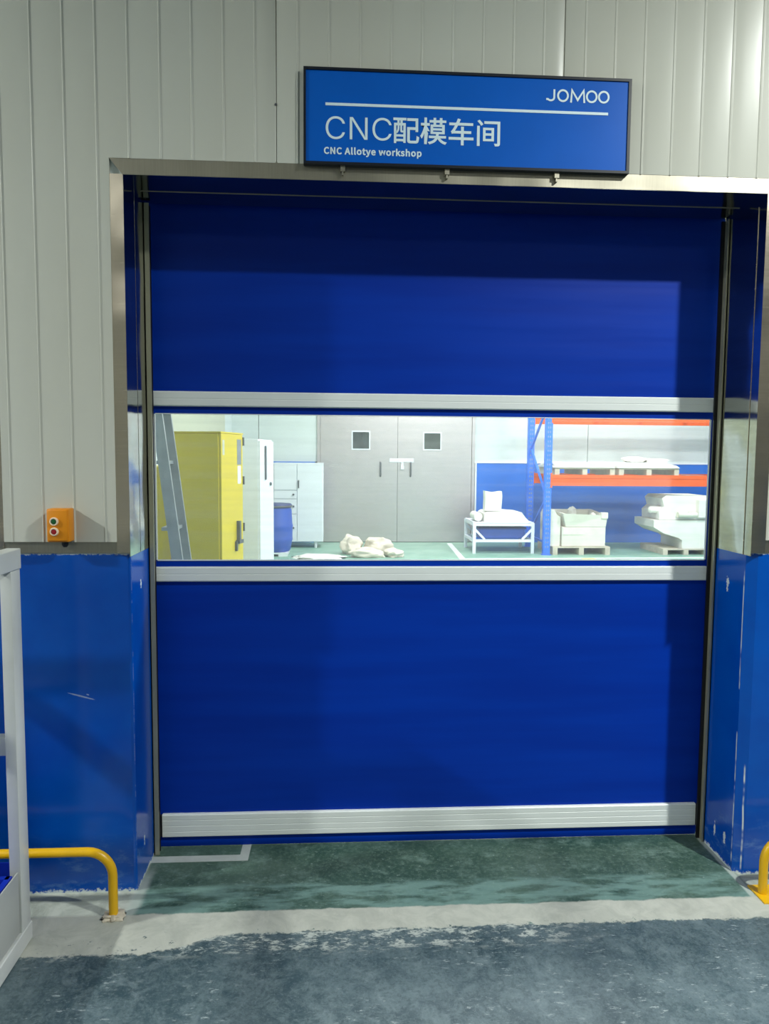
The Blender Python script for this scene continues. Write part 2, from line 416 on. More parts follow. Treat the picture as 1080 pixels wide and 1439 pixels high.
regions = [(-1.173, XL-.043, 1.292, H+.052), (XL-.043, XR+.052, H+.052, H+.052), (XR+.052, 5, 1.30, H+.052), (-4.2, -1.216, 1.292, H+.052), (-4.2, 5, H+.052, CE)]
for j0, j1 in zip(joints, joints[1:]):
    bm = bmesh.new(); made = False
    for xa, xb, za, zb in regions:
        if zb-za < .01: continue
        q = clip(panel_profile(j0, j1), xa, xb)
        if not q: continue
        made = True
        lo = [bm.verts.new((x, y, za)) for x, y in q]; hi = [bm.verts.new((x, y, zb)) for x, y in q]
        for i in range(len(q)-1): bm.faces.new((lo[i], lo[i+1], hi[i+1], hi[i]))
        if za < 2: bm.faces.new(lo[::-1])
        if zb > 4: bm.faces.new(hi)
    if made: obj('wall_panel', bm, 'panel', wf, True)
    else: bm.free()
# one fixing screw on the joint
obj('screw', L([(.004, 0), (.004, -.002), (.002, -.004)], (-.228, PY, 2.79), 'y', 10), 'grey', wf)

def trim(name, parts, label):
    t = thing(name, label, 'trim', kind='structure')
    for nm, bm, mt in parts: obj(nm, bm, mt, t)
    return t
TY = -.010
trim('trim_1', [('face_plate', boxes([(XL-.043, XL+.0015, TY, .0, 1.252, H+.001)]), 'steel'),
                ('jamb_plate', boxes([(XL-.001, XL+.002, TY+.001, WT, 1.24, H)]), 'steel_jamb'),
                ('fold', boxes([(XL+.001, XL+.003, .120, .122, 1.24, H)]), 'steel_jamb')],
     'brushed steel casing on the left edge of the roll door opening')
trim('trim_2', [('face_plate', boxes([(XR-.0015, XR+.052, TY, .0, 1.252, H+.001)]), 'steel'),
                ('jamb_plate', boxes([(XR-.002, XR+.001, TY+.001, WT, 1.24, H)]), 'steel_jamb'),
                ('fold', boxes([(XR-.004, XR-.001, .040, .043, 1.24, H-.03)]), 'steel')],
     'brushed steel casing on the right edge of the roll door opening')
def quadprism(poly): return prism(poly, TY-.001, 0)
trim('trim_3', [('face_plate', quadprism([(XL-.045, H+.054), (XL, H), (XR, H), (XR+.054, H+.064)]), 'steel_h'),
                ('soffit_plate', boxes([(XL, XR, TY, WT, H-.001, H+.003)]), 'steel_jamb'),
                ('soffit_lip', boxes([(XL+.02, XR-.02, .14, .143, H-.003, H)]), 'steel_h')],
     'brushed steel casing across the top of the roll door opening')
trim('trim_4', [('face_plate', boxes([(-1.18, XL-.02, -.004, 0, 1.252, 1.30)]), 'steel_h')], 'steel strip between pale panel and blue wall left of the door')
trim('trim_5', [('face_plate', boxes([(-1.232, -1.175, -.006, 0, 1.25, H+.05)]), 'steel')], 'upright steel strip at the far left edge of the pale wall')
trim('trim_6', [('face_plate', boxes([(XR+.05, 2.9, -.004, 0, 1.252, 1.31)]), 'steel_h')], 'steel strip between pale panel and blue wall right of the door')

# ---------------------------------------------------------------- the roll door
FY = .30
d1 = thing('door_1', 'blue fabric high-speed roll door with clear window strip and white bars', 'door', (.386, FY, 0), kind='structure')
FL, FR = XL-.012, XR+.012
def sheet(z0, z1, sag=0, x0=FL, x1=FR, n=30):
    bm = bmesh.new(); g = []
    for k, (y) in enumerate((FY, FY+.004)):
        g.append([[bm.verts.new((x0+(x1-x0)*i/n, y+.0012*noise.noise(Vector((i*.35, z0*3+j*.35, 0))), z0+(z1-z0)*j/8-(sag*math.sin(math.pi*i/n) if j == 0 else 0))) for i in range(n+1)] for j in range(9)])
    for q in g:
        for j in range(8):
            for i in range(n): bm.faces.new((q[j][i], q[j][i+1], q[j+1][i+1], q[j+1][i]))
    for j in range(8):
        for i in (0, n): bm.faces.new((g[0][j][i], g[0][j+1][i], g[1][j+1][i], g[1][j][i]))
    for i in range(n):
        for j in (0, 8): bm.faces.new((g[0][j][i], g[0][j][i+1], g[1][j][i+1], g[1][j][i]))
    return bm
WX0, WX1, WZ0, WZ1 = -.727, 1.500, 1.184, 1.758
obj('curtain', sheet(1.84, 2.70), 'curtain', d1, True)
obj('curtain', sheet(.12, 1.10), 'curtain', d1, True)
obj('curtain_border', boxes([(FL, FR, FY, FY+.004, WZ1, 1.85), (FL, FR, FY, FY+.004, 1.09, WZ0), (FL, WX0, FY, FY+.004, WZ0, WZ1), (WX1, FR, FY, FY+.004, WZ0, WZ1)]), 'curtain', d1)['label'] = 'narrow dark blue border around the clear window'
# bulging hem below the bottom bar
bm = bmesh.new(); n = 12
ring = []
for sgn, xx in ((0, FL+.02), (1, FR-.02)):
    ring.append([bm.verts.new((xx, FY-.004*math.sin(math.pi*k/n)+.0, .05-.048*k/n)) for k in range(n+1)]+[bm.verts.new((xx, FY+.022*math.sin(math.pi*k/n)+.004, .05-.048*k/n)) for k in range(n, -1, -1)])
for k in range(len(ring[0])): bm.faces.new((ring[0][k], ring[1][k], ring[1][(k+1) % len(ring[0])], ring[0][(k+1) % len(ring[0])]))
bm.faces.new(ring[0]); bm.faces.new(ring[1])
obj('bottom_hem', bm, 'curtain', d1, True)
obj('window_pane', B(WX0-.006, WX1+.006, FY+.0015, FY+.0025, WZ0-.006, WZ1+.006), 'vinyl', d1)['label'] = 'long clear vinyl window across the curtain'
obj('window_seam', boxes([(WX0-.004, WX0+.001, FY-.003, FY, WZ0, WZ1), (WX1-.001, WX1+.004, FY-.003, FY, WZ0, WZ1), (WX0, WX1, FY-.002, FY, WZ0-.004, WZ0), (WX0, WX1, FY-.002, FY, WZ1, WZ1+.003)]), 'alu', d1)
def bar(z0, z1, x0, x1, ribs):
    pr = [(FY+.012, z0), (FY-.012, z0), (FY-.016, z0+.004)]
    for k in range(ribs):
        zz = z0+(z1-z0)*(k+1)/(ribs+1); pr += [(FY-.016, zz-.002), (FY-.0152, zz-.001), (FY-.0152, zz+.001), (FY-.016, zz+.002)]
    pr += [(FY-.016, z1-.004), (FY-.012, z1), (FY+.012, z1)]
    bm = bmesh.new(); a = [bm.verts.new((x0, y, z)) for y, z in pr]; b = [bm.verts.new((x1, y, z)) for y, z in pr]
    for i in range(len(pr)): bm.faces.new((a[i], b[i], b[(i+1) % len(pr)], a[(i+1) % len(pr)]))
    bm.faces.new(a); bm.faces.new(b)
    return bm
obj('wind_bar', bar(1.788, 1.846, -.738, 1.512, 1), 'alu', d1)
obj('wind_bar', bar(1.098, 1.157, -.735, 1.505, 1), 'alu', d1)
obj('bottom_bar', bar(.047, .143, -.722, 1.500, 3), 'alu', d1)['label'] = 'wide pale bar along the foot of the curtain'
obj('bar_end_cap', B(-.732, -.722, FY-.017, FY+.01, .052, .138), 'black', d1)
obj('bar_end_cap', B(1.500, 1.510, FY-.017, FY+.01, .052, .138), 'black', d1)
for sx, xx, gw in ((1, XL+.002, .020), (-1, XR-.002, .009)):
    a, b = sorted((xx, xx+sx*gw)); obj('guide_rail', boxes([(a, b, .236, .242, 0.001, H-.01), tuple(sorted((xx, xx+sx*.003)))+(.236, .272, 0.001, H-.01)]), 'guide', d1)
    a, b = sorted((xx, xx+sx*.016)); obj('brush_seal', B(a, b, .268, .278, 0.001, H-.01), 'black', d1)
for a, b in ((XL-.20, XL-.05), (XR+.05, XR+.20)):
    obj('side_column', boxes([(a, b, WT+.04, WT+.12, 0, H+.1)]), 'steel', d1)
obj('roll_housing', B(XL-.16, XR+.16, WT+.002, WT+.40, H+.10, H+.46, bev=.01), 'steel_h', d1)

# ---------------------------------------------------------------- sign
sg = thing('door_sign', 'blue sign board with white lettering above the roll door', 'sign', (.43, -.03, 2.595))
obj('board', B(-.125, .990, -.030, -.013, 2.599, 2.900), 'sign_blue', sg)
obj('frame', boxes([(-.133, -.125, -.034, -.012, 2.591, 2.908), (.988, .998, -.034, -.012, 2.591, 2.908), (-.125, .988, -.034, -.012, 2.899, 2.908), (-.125, .988, -.034, -.012, 2.591, 2.600)]), 'sign_black', sg)
TF = -.0312
import os
FONT = FONT_SMALL = None                            # the sans serif that ships with Blender
try:
    FONT = bpy.data.fonts.load(os.path.join(bpy.utils.resource_path('LOCAL'), 'datafiles', 'fonts', 'Inter.woff2'))
    FONT_SMALL = bpy.data.fonts.load(os.path.join(bpy.utils.resource_path('LOCAL'), 'datafiles', 'fonts', 'Noto Sans CJK Regular.woff2'))
except Exception: pass
obj('divider_line', B(-.059, .918, TF, -.0302, 2.785, 2.794), 'sign_white', sg)
def text(body, x0, x1, z0, z1, off=0.0, name='lettering', font=None):
    cu = bpy.data.curves.new(name, 'FONT'); cu.body = body; cu.font = (font or FONT if body.isascii() else None) or cu.font; cu.offset = off; cu.extrude = .02; cu.space_character = 1.05 if len(body) > 6 else 1; cu.resolution_u = 6
    to = bpy.data.objects.new(name, cu); C.objects.link(to)
    dg = bpy.context.evaluated_depsgraph_get(); dg.update()
    me = bpy.data.meshes.new_from_object(to.evaluated_get(dg)); bpy.data.objects.remove(to)
    xs = [v.co.x for v in me.vertices]; ys = [v.co.y for v in me.vertices]
    ax, bx_, ay, by = min(xs), max(xs), min(ys), max(ys)
    for v in me.vertices:
        v.co = Vector((x0+(v.co.x-ax)/(bx_-ax)*(x1-x0), (-.0306 if v.co.z < 0 else -.0306) - (.0006 if v.co.z > 0 else 0), z0+(v.co.y-ay)/(by-ay)*(z1-z0)))-Vector(sg['o'])
    me.materials.clear(); me.materials.append(M['sign_white'])
    o = bpy.data.objects.new(name, me); C.objects.link(o); o.parent = sg
    return o
text('CNC', -.058, .166, 2.675, 2.750, -.004)
text('配模车间', .172, .541, 2.668, 2.757, .012)
text('CNC Allotye workshop', -.064, .270, 2.619, 2.650, .014, font=FONT_SMALL)
# geometric brand lettering made of flat strokes
def stroke(bm, pts, wd, closed=False):
    pts = [Vector((x, z)) for x, z in pts]; n = len(pts); A = []; Bv = []
    for i, p in enumerate(pts):
        if closed: d1_, d2_ = (p-pts[i-1]).normalized(), (pts[(i+1) % n]-p).normalized()
        else: d1_ = (p-pts[max(i-1, 0)]); d2_ = (pts[min(i+1, n-1)]-p); d1_ = d1_.normalized() if d1_.length else d2_.normalized(); d2_ = d2_.normalized() if d2_.length else d1_
        d = (d1_+d2_).normalized(); nn = Vector((-d.y, d.x)); k = wd/2/max(.4, d.dot(d1_))
        A.append(bm.verts.new((p.x+nn.x*k, TF, p.y+nn.y*k))); Bv.append(bm.verts.new((p.x-nn.x*k, TF, p.y-nn.y*k)))
    r = range(n) if closed else range(n-1)
    for i in r:
        j = (i+1) % n; bm.faces.new((A[i], A[j], Bv[j], Bv[i]))
z0, z1 = 2.824, 2.864; sw = .0065; zc = (z0+z1)/2
def ell(cx, rx, rz): return [(cx+rx*math.cos(t), zc+.001+rz*math.sin(t)) for t in [2*math.pi*k/28 for k in range(28)]]
def letter(pts, closed=False):
    bm = bmesh.new(); stroke(bm, pts, sw, closed); obj('letter', bm, 'sign_white', sg)
letter([(.727, z1+.001), (.727, z0+.014)]+[(.715+.012*math.cos(t), z0+.014-.010*math.sin(t)) for t in [math.pi*k/10 for k in range(1, 9)]]+[(.699, z0+.008)])
for cx in (.7575, .8585, .901):
    letter(ell(cx, .0172, .0180), True)
letter([(.786, z0-.001), (.789, z1), (.8095, z0+.008), (.830, z1), (.833, z0-.001)])
for x in (.0, .36, .745):
    obj('bracket', boxes([(x-.008, x+.008, -.026, -.0105, 2.572, 2.592), (x-.003, x+.003, -.024, -.0105, 2.560, 2.573)]), 'steel_h', sg)

# ---------------------------------------------------------------- push-button box
pb = thing('button_box', 'small orange wall box with a green and a red push button', 'switch box', (-.964, -.012, 1.297))
obj('housing', B(-1.007, -.932, -.064, -.012, 1.297, 1.412, bev=.005), 'amber', pb, True)
obj('cover_plate', B(-1.003, -.936, -.068, -.062, 1.302, 1.408, bev=.003), 'amber', pb, True)
for z, mt, nm in ((1.369, 'green_btn', 'green push button'), (1.334, 'red_btn', 'red push button')):
    rg = obj('button_ring', L([(.0145, 0), (.0145, -.005), (.0125, -.0075), (.0098, -.0075), (.0098, -.003)], (-.979, -.068, z), 'y', 28), 'ring', pb, True)
    bt = obj('button', L([(.0098, 0), (.0098, -.004), (.008, -.0055), (.003, -.006)], (-.979, -.0685, z), 'y', 24), mt, rg, True); bt['label'] = nm
obj('cable_gland', L([(.011, 0), (.011, -.012), (.006, -.02)], (-.955, -.04, 1.298), 'z', 16), 'black', pb, True)

# ---------------------------------------------------------------- guard rails
def rail(label, xp, top, sgn, xe, yy=-.145, r=.0155):
    t = thing('guard_rail', label, 'rail', (xp, yy, 0), 'yellow tube guard rails')
    R = .085; zt = top-r
    pts = [(xp, yy, .004)]+[(xp, yy, zt-R)]+[(xp+sgn*R*(1-math.cos(a)), yy, zt-R+R*math.sin(a)) for a in [math.pi/2*k/8 for k in range(1, 9)]]+[(xe-sgn*R, yy, zt)]+[(xe-sgn*R*(1-math.sin(a)), yy, zt-R+R*math.cos(a)) for a in [math.pi/2*k/8 for k in range(1, 9)]]+[(xe, yy, .004)]
    obj('tube', T(pts, r, 18), 'yellow_tube', t, True)
    return t
t = rail('yellow bent tube rail at the blue wall left of the door', -.785, .251, -1, -1.9)
for x in (-.785, -1.9): obj('cement_collar', lump((x, -.145, 0), (.036, .034, .016), 3, .6, 2.5, 3, .0005), 'wood', t, True)['label'] = 'crumbly pale cement at the foot'
t = rail('yellow bent tube rail with foot plate right of the door', 1.553, .226, 1, 2.7, -.125)
for x in (1.57, 2.7): obj('base_plate', prism([(x-.045, 0), (x+.045, 0), (x+.045, .005), (x-.045, .005)], -.185, -.075), 'yellow_tube', t)

# ---------------------------------------------------------------- cart on the left
ct = thing('tube_frame_cart', 'pale welded tube cart with grey side panel at the left edge', 'cart', (-1.4, -.8, 0))
X0 = -1.02; Y1 = -.245; Y0 = -1.35; XB = -1.80
for x0, x1 in ((X0-.035, X0), (XB, XB+.035)):
    for y0, y1 in ((Y1-.065, Y1), (Y0, Y0+.065)):
        obj('post', B(x0, x1, y0, y1, .0, 1.235, bev=.003), 'cart', ct, True)
for x0, x1 in ((X0-.042, X0+.003), (XB, XB+.04)):
    obj('top_rail', B(x0, x1, Y0, Y1+.003, 1.235, 1.300, bev=.003), 'cart', ct)
    obj('bottom_rail', B(x0+.004, x1+.001, Y0, Y1+.001, .003, .062, bev=.003), 'cart', ct)
obj('cross_rail', B(XB+.035, X0-.035, Y1-.045, Y1-.006, .640, .700, bev=.003), 'cart', ct)
obj('cross_rail', B(XB+.035, X0-.035, Y1-.045, Y1-.006, 1.24, 1.295, bev=.003), 'cart', ct)
obj('cross_rail', B(XB+.035, X0-.035, Y0+.006, Y0+.045, 1.24, 1.295, bev=.003), 'cart', ct)
obj('side_panel', B(X0-.009, X0-.005, Y0+.07, Y1-.07, .068, .268), 'cart_panel', ct)['label'] = 'flat grey side sheet'
obj('side_panel', B(XB+.009, XB+.013, Y0+.07, Y1-.07, .068, .268), 'cart_panel', ct)
obj('end_panel', B(XB+.04, X0-.04, Y1-.012, Y1-.009, .068, .268), 'crate', ct)
obj('base_sheet', B(XB+.02, X0-.02, Y0+.02, Y1-.02, .060, .067), 'cart_panel', ct)
cr = thing('plastic_crate', 'dark blue plastic crate standing in the cart', 'crate', (-1.3, -.7, .067))
x0, x1, y0, y1 = -1.56, -1.045, -1.1, -.33
obj('body', boxes([(x0, x1, y0, y1, .068, .075), (x0, x0+.01, y0, y1, .075, .25), (x1-.01, x1, y0, y1, .075, .25), (x0, x1, y0, y0+.01, .075, .25), (x0, x1, y1-.01, y1, .075, .25)]), 'crate', cr)
obj('rim', boxes([(x0-.006, x0+.012, y0-.006, y1+.006, .245, .262), (x1-.012, x1+.006, y0-.006, y1+.006, .245, .262), (x0, x1, y0-.006, y0+.012, .245, .262), (x0, x1, y1-.012, y1+.006, .245, .262)]), 'crate', cr)
bm = bmesh.new(); n = 46
gr = [[bm.verts.new((x0+.015+(x1-x0-.03)*i/n, y0+.015+(y1-y0-.03)*j/n, .255+.11*noise.noise(Vector((i*.16, j*.16, 2)))+.035*abs(noise.noise(Vector((i*.6, j*.6, 5)))))) for i in range(n+1)] for j in range(n+1)]
for j in range(n):
    for i in range(n): bm.faces.new((gr[j][i], gr[j][i+1], gr[j+1][i+1], gr[j+1][i]))
geo = bmesh.ops.extrude_face_region(bm, geom=bm.faces[:])
for v in [g for g in geo['geom'] if isinstance(g, bmesh.types.BMVert)]: v.co.z = .10
tag(obj('plastic_film', bm, 'film', None, False, (-1.3, -.7, .1)), 'crumpled bright blue plastic film heaped in the crate', 'film')

# ---------------------------------------------------------------- floor marks
tag(obj('floor_tape', boxes([(-.76, -.366, .183, .226, 0, .0012), (-.402, -.366, .226, .40, 0, .0012)]), 'tape', None, False, (-.5, .2, 0)), 'pale L-shaped tape on the floor under the left of the roll door', 'tape')
def inner_line(a, b, wd, label):
    d = Vector(b)-Vector(a); n = Vector((-d.y, d.x)).normalized()*wd/2
    bm = bmesh.new(); q = [Vector(a)-n, Vector(b)-n, Vector(b)+n, Vector(a)+n]
    lo = [bm.verts.new((p.x, p.y, 0)) for p in q]; hi = [bm.verts.new((p.x, p.y, .0015)) for p in q]
    bm.faces.new(lo); bm.faces.new(hi)
    for i in range(4): bm.faces.new((lo[i], lo[(i+1) % 4], hi[(i+1) % 4], hi[i]))
    tag(obj('floor_line', bm, 'line', None, False, (a[0], a[1], 0)), label, 'floor marking')
inner_line((1.99, 10.6), (1.90, 8.62), .09, 'short white floor line running up to the steel double doors')
inner_line((1.85, 8.56), (7.6, 8.74), .09, 'long white floor line passing in front of the pallet rack')
tag(obj('floor_marker', B(3.80, 4.02, 8.50, 8.62, 0, .004), 'lime', None, False, (3.9, 8.56, 0)), 'small lime floor marker in front of the mould pallet', 'marker')

# ---------------------------------------------------------------- workshop walls and doors
YB = 10.764
DL, DR, DH = -.391, 2.407, 2.75
wb = thing('wall_inner_back', 'white far wall of the workshop with blue lower part', 'wall', kind='structure')
for a, b in ((-2.1, -1.52), (-1.51, DL-.06), (DR+.06, 4.6), (4.61, 7.9)):
    obj('wall_panel', B(a, b, YB, YB+.15, 1.49, CE), 'wall_in', wb)
obj('wall_panel', B(DL-.06, DR+.06, YB, YB+.15, DH+.06, CE), 'wall_in', wb)
for a, b in ((-2.1, DL-.10), (DR+.10, 7.9)): obj('dado', B(a, b, YB-.012, YB+.15, 0, 1.49), 'dado_in', wb)
for a, b in ((DR+.06, 7.9),): obj('dado_edge', B(a, b, YB-.022, YB+.02, 1.486, 1.515), 'white', wb)
obj('corner_strip', B(DR+.07, DR+.10, YB-.02, YB+.1, 0, 1.5), 'white', wb)
wi = thing('wall_inner_left', 'left wall of the workshop with a beige sliding sheet', 'wall', kind='structure')
obj('wall_panel', B(-2.2, -2.0, WT, YB+.1, 0, CE), 'wall_in', wi)
obj('beige_sheet', B(-2.0, -1.985, 5.72, 9.9, 0, 2.9), 'wall_beige', wi)
obj('dark_seam', B(-2.0, -1.983, 5.64, 5.72, 0, 2.9), 'grey', wi)
trim('trim_7', [('left_strip', B(DL-.06, DL-.005, YB-.03, YB+.1, 0, DH+.06), 'steel_door'), ('right_strip', B(DR+.005, DR+.06, YB-.03, YB+.1, 0, DH+.06), 'steel_door'), ('head_strip', B(DL-.005, DR+.005, YB-.03, YB+.1, DH+.005, DH+.06), 'steel_door')], 'steel frame around the far double doors')
d2 = thing('door_2', 'pair of satin steel doors with small windows at the far wall', 'door', ((DL+DR)/2, YB, 0), kind='structure')
mid = 1.03
def leaf(a, b, wx0, wx1, wz0, wz1, hx):
    y0, y1 = YB-.01, YB+.04
    lf = obj('door_leaf', boxes([(a, wx0, y0, y1, .01, DH), (wx1, b, y0, y1, .01, DH), (wx0, wx1, y0, y1, .01, wz0), (wx0, wx1, y0, y1, wz1, DH)]), 'steel_door', d2)
    f = .022
    obj('window_frame', boxes([(wx0-f, wx1+f, y0-.012, y0, wz1, wz1+f), (wx0-f, wx1+f, y0-.012, y0, wz0-f, wz0), (wx0-f, wx0, y0-.012, y0, wz0, wz1), (wx1, wx1+f, y0-.012, y0, wz0, wz1)]), 'white', lf)
    obj('window_pane', B(wx0, wx1, y0+.02, y0+.026, wz0, wz1), 'glass_dark', lf)
    bm = T([(hx, y0, 1.23), (hx, y0-.06, 1.25), (hx, y0-.06, 1.47), (hx, y0, 1.49)], .014, 10)
    obj('pull_handle', bm, 'grey', lf, True)
    obj('kick_seam', boxes([(a+.02, b-.02, y0-.003, y0, 1.02, 1.035)]), 'steel_door', lf)
leaf(DL, mid-.003, .20, .50, 1.735, 2.04, .715)
leaf(mid+.003, DR, 1.52, 1.82, 1.735, 2.03, 1.272)
obj('lock_plate', B(mid-.15, mid+.30, YB-.022, YB-.011, 1.49, 1.56, bev=.004), 'white', d2)
obj('padlock', boxes([(mid+.055, mid+.115, YB-.05, YB-.023, 1.36, 1.43), (mid+.065, mid+.105, YB-.04, YB-.03, 1.43, 1.50)]), 'white', d2)

# ---------------------------------------------------------------- things in the workshop
yc = thing('safety_cabinet', 'tall narrow yellow cabinet with grey and white stickers', 'cabinet', (-.953, 3.2, 0))
CX0, CX1, CY0, CY1, CZ = -1.373, -.973, 3.2, 3.66, 1.785
obj('body', B(CX0, CX1, CY0, CY1, .05, CZ-.012, bev=.006), 'yellow_cab', yc)
obj('top_plate', B(CX0-.004, CX1+.022, CY0-.004, CY1+.004, CZ-.012, CZ), 'yellow_cab', yc)
dr = obj('door', B(CX1, CX1+.02, CY0+.006, CY1-.006, .08, CZ-.014, bev=.003), 'yellow_cab', yc)
ZX = CX1+.02
obj('latch', boxes([(ZX, ZX+.035, CY1-.17, CY1-.08, .86, .89), (ZX, ZX+.03, CY1-.15, CY1-.12, .89, 1.05), (ZX, ZX+.02, CY1-.19, CY1-.17, .80, .88)]), 'grey', dr)
obj('sticker', B(ZX, ZX+.001, CY0+.03, CY0+.07, 1.60, 1.72), 'wall_beige', dr)['label'] = 'pale peeling sticker'
obj('sticker', B(ZX, ZX+.001, CY1-.13, CY1-.04, 1.52, 1.73), 'alu_ladder', dr)['label'] = 'grey sticker'
obj('sticker', B(ZX, ZX+.001, CY1-.12, CY1-.05, 1.36, 1.51), 'white', dr)['label'] = 'white sticker'
for z in (.35, .95, 1.35, 1.68): obj('hinge', L([(.010, 0), (.010, .07)], (CX1+.022, CY1+.006, z), 'z', 10), 'grey', dr, True)
for y in (CY0+.05, CY1-.05):
    for x in (CX0+.05, CX1-.05): obj('foot', L([(.02, 0), (.02, .05)], (x, y, 0), 'z', 12), 'grey', yc)
yc.rotation_euler.z = math.radians(-14)
lc = thing('low_cabinet', 'lower yellow cabinet at the wall behind the stepladder', 'cabinet', (-1.6, 3.6, 0))
obj('body', B(-1.86, -1.40, 3.45, 4.3, .04, 1.50, bev=.006), 'yellow_cab', lc)
obj('door', B(-1.85, -1.64, 3.432, 3.45, .08, 1.46, bev=.003), 'yellow_cab', lc)
obj('door', B(-1.63, -1.41, 3.432, 3.45, .08, 1.46, bev=.003), 'yellow_cab', lc)
obj('plinth', B(-1.84, -1.42, 3.5, 4.26, 0, .04), 'grey', lc)

sl = thing('stepladder', 'grey aluminium stepladder standing before the yellow cabinets', 'ladder', (-1.3, 2.7, 0))
def ladx(z): return -1.268+(1.86-z)*.124
for y in (2.50, 2.76):
    bm = bmesh.new(); beam(bm, (ladx(0), y, 0.0), (ladx(2.25), y, 2.25), .075, .028); obj('front_rail', bm, 'alu_ladder', sl)
    bm = bmesh.new(); beam(bm, (-1.56, y, 0.0), (ladx(2.25)-.06, y, 2.22), .045, .022); obj('rear_rail', bm, 'alu_ladder', sl)
for z in (.3, .68, 1.08, 1.545, 1.95):
    x = ladx(z); obj('tread', B(x-.085, x+.01, 2.515, 2.745, z-.012, z+.012), 'alu_ladder', sl)
for z in (.5, 1.3): obj('rear_brace', B(-1.565+z*.065, -1.53+z*.065, 2.512, 2.748, z-.012, z+.012), 'alu_ladder', sl)
obj('top_cap', B(ladx(2.25)-.12, ladx(2.25)+.05, 2.46, 2.80, 2.22, 2.28, bev=.01), 'grey', sl)

wc = thing('tall_locker', 'tall white locker next to the yellow cabinet', 'locker', (-.849, 5.0, 0))
obj('body', B(-1.30, -.869, 5.0, 5.50, .04, 1.768, bev=.005), 'white', wc)
dr = obj('door', B(-.869, -.849, 5.005, 5.495, .07, 1.75, bev=.003), 'white', wc)
obj('pull_slot', boxes([(-.849, -.835, 5.16, 5.20, 1.34, 1.70)], .004), 'grey', dr)
obj('lock', L([(.02, 0), (.02, .012), (.012, .018)], (-.849, 5.36, 1.29), 'x', 14), 'grey', dr, True)
obj('plinth', B(-1.28, -.89, 5.04, 5.46, 0, .04), 'grey', wc)
wc.rotation_euler.z = math.radians(-11)

wh = thing('wall_cabinet', 'wide white cabinet on short legs by the steel doors', 'cabinet', (-.745, 9.93, 0))
WY = 9.93
obj('body', B(-1.172, -.322, WY, WY+.42, .105, 1.465, bev=.006), 'white', wh)
obj('top_edge', B(-1.176, -.318, WY-.004, WY+.424, 1.465, 1.475), 'white', wh)
dr = obj('door', B(-.765, -.332, WY-.02, WY, .115, 1.46, bev=.003), 'white', wh); obj('handle', T([(-.80+.06, WY-.02, 1.05), (-.80+.06, WY-.05, 1.06), (-.80+.06, WY-.05, 1.16), (-.80+.06, WY-.02, 1.17)], .011, 10), 'grey', dr, True)
dr = obj('door', B(-1.16, -.775, WY-.02, WY, 1.01, 1.46, bev=.003), 'white', wh)
for z0, z1 in ((.86, 1.0), (.60, .85), (.115, .59)):
    dw = obj('drawer', B(-1.16, -.775, WY-.02, WY, z0, z1-.008, bev=.003), 'white', wh)
    obj('knob', L([(.012, 0), (.018, -.015), (.012, -.03)], (-.83, WY-.02, (z0+z1)/2), 'y', 14), 'grey', dw, True)
for x in (-1.13, -.45):
    for y in (WY+.04, WY+.36): obj('leg', L([(.022, 0), (.03, .105)], (x, y, 0), 'z', 12), 'white', wh, True)

dr = thing('plastic_drum', 'blue open-top plastic drum before the white cabinet', 'drum', (-1.085, 9.1, .06))
R = .29
obj('body', L([(.24, 0), (.262, .02), (.285, .16), (R+.008, .19), (.292, .22), (.297, .38), (R+.012, .41), (.292, .44), (.28, .66), (.268, .70), (.268, .76)], (-1.085, 9.1, .062), 'z', 40), 'drum', dr, True)
obj('lid', L([(.275, .70), (.285, .72), (.285, .745), (.268, .765), (.06, .77)], (-1.085, 9.1, .062), 'z', 40), 'drum_d', dr, True)
obj('clamp_ring', L([(.286, .715), (.292, .722), (.292, .735), (.286, .742)], (-1.085, 9.1, .062), 'z', 40), 'grey', dr, True)
tag(obj('drum_stand', boxes([(-1.33, -.85, 8.85, 9.35, .035, .06), (-1.33, -1.20, 8.85, 9.35, 0, .035), (-1.0, -.86, 8.85, 9.35, 0, .035)]), 'white', None, False, (-1.085, 9.1, 0)), 'low white stand under the blue drum', 'stand')

# heaped sacks and a white sheet on the floor
tag(obj('white_sheet', lump((-.36, 8.72, .0), (.42, .22, .05), 4, .35, 2.2, 5, .001), 'plaster', None, True, (-.2, 8.9, 0)), 'crumpled white sheet spread on the floor by the blue drum', 'sheet')
for c, s, sd, lab in (((.16, 9.16, .13), (.17, .15, .165), 1, 'cream sack standing at the left end of the floor heap'),
                      ((.60, 9.14, .11), (.22, .16, .16), 2, 'largest cream sack in the middle of the floor heap'),
                      ((.40, 8.77, .05), (.26, .12, .10), 5, 'flat cream sack in front of the floor heap'),
                      ((.84, 8.84, .05), (.15, .14, .085), 6, 'small pale sack at the right end of the floor heap')):
    s_ = obj('sack', lump(c, s, sd, .34, 1.7, 4, .002), 'sack', None, True, (c[0], c[1], 0)); tag(s_, lab, 'sack', 'cream sacks heaped on the floor')

